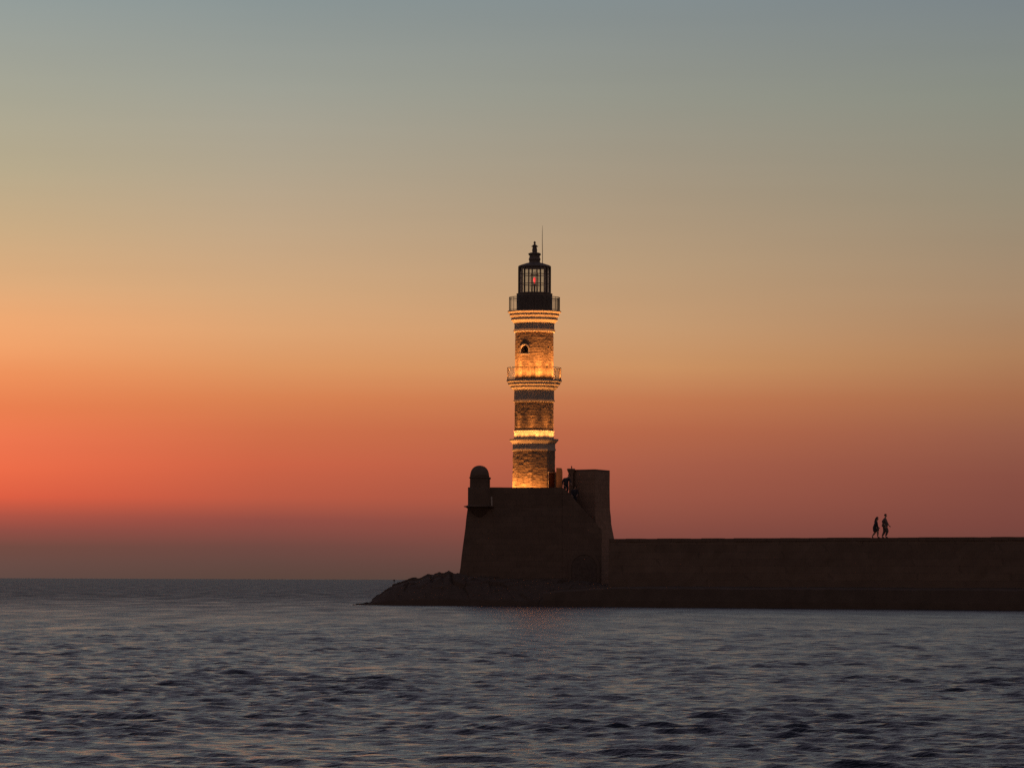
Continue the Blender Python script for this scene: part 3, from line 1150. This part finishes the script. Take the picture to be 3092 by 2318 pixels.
    for s in ('l', 'r'):
        d = (V['to' + s] - V['an' + s])
        skinned('shoe', [V['an' + s] - Vector((0, 0, 0.02)), V['an' + s] + d * 0.35 - Vector((0, 0, 0.02)), V['to' + s] + d * 0.1], [(0, 1), (1, 2)], [(0.046, 0.046), (0.05, 0.04), (0.045, 0.028)], M['blkcloth'], root)
    return root


# the two walkers on the pier, heading right
def deck(px):
    """a point on the walkway seen at pixel column px"""
    for i in range(400):
        p = W0b + dirv * (Lw * i / 400.0) - nrm * 2.2
        q = at(px, 1622, p.y)
        if q.x < p.x: return Vector((p.x, p.y, DZ - 0.01))


la = deck(2580 + 1172 / 13.82)
lb = deck(2580 + 890 / 13.82)
figure('taller of two people walking on the pier, in grey brown top and trousers', la,
       dict(pelvis=(-0.01, 0, 0.87), chest=(0.015, 0, 1.24), neck=(0.02, 0, 1.43), head=(0.045, 0, 1.56),
            shl=(0.0, -0.17, 1.34), ell=(-0.2, -0.24, 1.13), wrl=(-0.05, -0.26, 0.93),
            shr=(0.03, 0.17, 1.34), elr=(0.14, 0.23, 1.08), wrr=(0.3, 0.22, 0.9),
            hpl=(-0.02, -0.09, 0.84), knl=(0.17, -0.1, 0.5), anl=(0.03, -0.1, 0.1), tol=(0.19, -0.1, 0.04),
            hpr=(-0.02, 0.09, 0.84), knr=(-0.02, 0.1, 0.45), anr=(-0.2, 0.1, 0.1), tor=(-0.05, 0.1, 0.035)),
       (1, -0.15, 0), M['grcloth'], M['grcloth'], 1.0, bulk=1.6)
figure('shorter of two people walking on the pier, in dark knee-length dress', lb,
       dict(pelvis=(-0.06, 0, 0.74), chest=(-0.01, 0, 1.07), neck=(0.02, 0, 1.23), head=(0.06, 0, 1.36),
            shl=(-0.02, -0.15, 1.15), ell=(-0.1, -0.19, 0.93), wrl=(-0.02, -0.2, 0.76),
            shr=(0.0, 0.15, 1.15), elr=(0.04, 0.18, 0.93), wrr=(0.14, 0.17, 0.8),
            hpl=(-0.05, -0.08, 0.71), knl=(0.09, -0.08, 0.42), anl=(0.08, -0.08, 0.09), tol=(0.23, -0.08, 0.035),
            hpr=(-0.06, 0.08, 0.71), knr=(-0.09, 0.08, 0.39), anr=(-0.3, 0.08, 0.12), tor=(-0.21, 0.08, 0.035)),
       (1, -0.2, 0), M['dkcloth'], M['dkcloth'], 0.4, long_hair=True, skirt=True, bulk=1.42)

# two people on the fort stair, one a few steps below the other
sc = 294.2


def on_step(px):
    """middle of the stair step seen at pixel column px"""
    x = at(px, 1500, sc).x
    k = int((x - xs0) / (xs1 - xs0) * ns)
    return Vector((xs0 + (xs1 - xs0) * (k + 0.5) / ns, sc, zt0 + (zt1 - zt0) * (k + 0.5) / ns))


def scaled(J, k):
    return {n_: tuple(c * k for c in p_) for n_, p_ in J.items()}


figure('person in dark short-sleeved top standing high on the fort stair, leaning to the flared pillar', on_step(1710.5),
       dict(pelvis=(-0.02, 0, 0.88), chest=(0.02, -0.02, 1.24), neck=(0.13, -0.03, 1.41), head=(0.2, -0.04, 1.53),
            shl=(-0.16, -0.05, 1.31), ell=(-0.27, -0.1, 1.06), wrl=(-0.25, -0.16, 0.82),
            shr=(0.19, 0.02, 1.33), elr=(0.3, -0.06, 1.1), wrr=(0.36, -0.2, 0.95),
            hpl=(-0.1, 0, 0.84), knl=(-0.12, -0.06, 0.46), anl=(-0.1, 0.05, 0.09), tol=(-0.13, -0.1, 0.035),
            hpr=(0.08, 0, 0.84), knr=(0.09, -0.05, 0.46), anr=(0.05, 0.05, 0.09), tor=(0.05, -0.1, 0.035)),
       (-0.3, -1, -0.1), M['dkcloth'], M['dkcloth'], 1.0, bulk=1.4)
figure('broad dark clothed person lower on the fort stair, in front of the tall curtain tower', on_step(1735),
       scaled(dict(pelvis=(0, 0, 0.86), chest=(-0.01, -0.08, 1.2), neck=(0.03, -0.13, 1.37), head=(0.06, -0.17, 1.49),
            shl=(-0.2, -0.07, 1.29), ell=(-0.27, -0.12, 1.02), wrl=(-0.24, -0.3, 0.84),
            shr=(0.2, -0.06, 1.29), elr=(0.27, -0.1, 1.02), wrr=(0.2, -0.3, 0.86),
            hpl=(-0.09, 0, 0.82), knl=(-0.14, -0.16, 0.48), anl=(-0.14, -0.05, 0.1), tol=(-0.17, -0.2, 0.035),
            hpr=(0.09, 0, 0.82), knr=(0.1, -0.04, 0.45), anr=(0.08, 0.06, 0.09), tor=(0.08, -0.1, 0.035)), 0.9),
       (-0.2, -1, -0.1), M['dkcloth'], M['dkcloth'], 1.0, bulk=1.35)

# ================================================================== SKY
world = bpy.data.worlds.new('World')
scene.world = world
world.use_nodes = True
nt = world.node_tree
N, L = nt.nodes, nt.links
N.clear()
out = N.new('ShaderNodeOutputWorld')
bg = N.new('ShaderNodeBackground')
L.new(bg.outputs[0], out.inputs['Surface'])
tc = N.new('ShaderNodeTexCoord')
sep = N.new('ShaderNodeSeparateXYZ')
L.new(tc.outputs['Generated'], sep.inputs[0])


def math_(op, a=None, b=None, clamp=False):
    n = N.new('ShaderNodeMath'); n.operation = op; n.use_clamp = clamp
    for i, x in enumerate((a, b)):
        if x is None: continue
        if isinstance(x, (int, float)): n.inputs[i].default_value = x
        else: L.new(x, n.inputs[i])
    return n.outputs[0]


el = math_('ARCSINE', sep.outputs['Z'])
az = math_('ARCTAN2', sep.outputs['X'], sep.outputs['Y'])
SUN_AZ = math.radians(-9.5)
rel = math_('SUBTRACT', az, SUN_AZ)
# angle away from the sunset point, wrapped
rel = math_('ABSOLUTE', math_('ARCTAN2', math_('SINE', rel), math_('COSINE', rel)))
# elevation on a stretched scale so that the low glow gets most of the ramp: t = el / (el + 0.16)
elp = math_('MAXIMUM', el, 0.0)
t = math_('DIVIDE', elp, math_('ADD', elp, 0.16))


def tt(e): return e / (e + 0.16)


UP = [(12, (136, 138, 141)), (20, (130, 127, 139)), (35, (110, 104, 121)), (60, (72, 70, 90)), (90, (56, 58, 78))]
# columns: photo column x, horizon row there, [(row, colour)]
COLS = [
    (0, 1742.5, [(1742, (97, 74, 68)), (1700, (105, 76, 69)), (1650, (114, 75, 66)), (1600, (144, 78, 68)), (1555, (176, 84, 68)), (1500, (222, 95, 67)), (1420, (237, 109, 73)), (1330, (238, 118, 79)), (1230, (235, 128, 80)),
                 (1130, (238, 146, 92)), (1050, (243, 164, 108)), (960, (238, 170, 116)), (860, (222, 172, 124)), (700, (203, 172, 132)), (520, (184, 170, 140)), (300, (168, 166, 148)), (0, (147, 157, 155))]),
    (800, 1746.5, [(1746, (92, 70, 62)), (1700, (100, 72, 65)), (1650, (112, 73, 66)), (1570, (146, 78, 68)), (1500, (188, 91, 68)), (1400, (204, 100, 70)), (1300, (208, 112, 74)), (1200, (216, 130, 82)),
                   (1110, (220, 150, 98)), (1000, (222, 165, 116)), (880, (211, 168, 125)), (700, (193, 166, 134)), (500, (176, 164, 142)), (260, (158, 160, 149)), (0, (138, 149, 149))]),
    (2000, 1752, [(1752, (88, 66, 60)), (1690, (110, 70, 63)), (1610, (132, 75, 65)), (1500, (155, 86, 69)), (1400, (168, 94, 72)), (1300, (182, 104, 73)), (1210, (194, 120, 80)), (1110, (203, 146, 98)),
                  (980, (197, 154, 113)), (800, (183, 154, 121)), (600, (168, 151, 127)), (300, (148, 149, 137)), (0, (131, 141, 143))]),
    (3050, 1757, [(1757, (82, 62, 58)), (1690, (102, 67, 60)), (1590, (122, 70, 62)), (1440, (136, 79, 66)), (1320, (150, 92, 72)), (1200, (166, 108, 76)), (1080, (174, 127, 90)), (900, (168, 138, 108)),
                  (620, (152, 141, 120)), (300, (137, 141, 130)), (0, (123, 133, 137))]),
]


def ramp(stops):
    n = N.new('ShaderNodeValToRGB')
    cr = n.color_ramp
    cr.interpolation = 'LINEAR'
    stops = sorted(stops)
    cr.elements[0].position = stops[0][0]; cr.elements[0].color = (*srgb(*stops[0][1]), 1)
    cr.elements[1].position = stops[-1][0]; cr.elements[1].color = (*srgb(*stops[-1][1]), 1)
    for p_, c_ in stops[1:-1]:
        e_ = cr.elements.new(p_); e_.color = (*srgb(*c_), 1)
    L.new(t, n.inputs['Fac'])
    return n.outputs['Color']


outs = []
for x, hy_, st in COLS:
    stops = [(tt(max(0, (hy_ - y) / F)), c) for y, c in st]
    k = 1.0 if x < 1500 else (0.96 if x < 2500 else 0.93)
    stops += [(tt(math.radians(d)), tuple(q * k for q in c)) for d, c in UP]
    outs.append((abs((x - 1546) / F - SUN_AZ), ramp(stops)))
# far round the horizon and behind the camera: the dim eastern sky
EAST = [(0, (106, 84, 76)), (3, (122, 94, 84)), (8, (130, 106, 96)), (15, (122, 106, 102)), (30, (96, 92, 100)), (60, (66, 70, 90)), (90, (56, 58, 78))]
outs.append((math.radians(75), ramp([(tt(math.radians(d)), c) for d, c in EAST])))
cur = outs[0][1]
for (a_, c_), (b_, d_) in zip(outs[:-1], outs[1:]):
    mr = N.new('ShaderNodeMapRange')
    mr.inputs['From Min'].default_value = a_; mr.inputs['From Max'].default_value = b_
    L.new(rel, mr.inputs['Value'])
    mx = N.new('ShaderNodeMix'); mx.data_type = 'RGBA'
    L.new(mr.outputs[0], mx.inputs[0]); L.new(cur, mx.inputs[6]); L.new(d_, mx.inputs[7])
    cur = mx.outputs[2]
# faint uneven banding of thin cloud low in the sky
mp = N.new('ShaderNodeMapping'); mp.inputs['Scale'].default_value = (5, 5, 90)
L.new(tc.outputs['Generated'], mp.inputs['Vector'])
nz = N.new('ShaderNodeTexNoise'); nz.inputs['Scale'].default_value = 1.6; nz.inputs['Detail'].default_value = 3
L.new(mp.outputs[0], nz.inputs['Vector'])
v = math_('ADD', math_('MULTIPLY', nz.outputs['Fac'], 0.05), 0.975)
vm = N.new('ShaderNodeVectorMath'); vm.operation = 'SCALE'
L.new(cur, vm.inputs[0]); L.new(v, vm.inputs['Scale'])
L.new(vm.outputs[0], bg.inputs['Color'])
bg.inputs['Strength'].default_value = 1.0

# ================================================================== render settings
scene.view_settings.view_transform = 'Standard'
scene.view_settings.look = 'None'
scene.view_settings.exposure = 0
scene.view_settings.gamma = 1
scene.render.engine = 'CYCLES'
scene.cycles.use_denoising = False
scene.cycles.max_bounces = 6
scene.cycles.caustics_reflective = False
scene.cycles.caustics_refractive = False
scene.cycles.diffuse_bounces = 3
scene.cycles.sample_clamp_indirect = 1.2
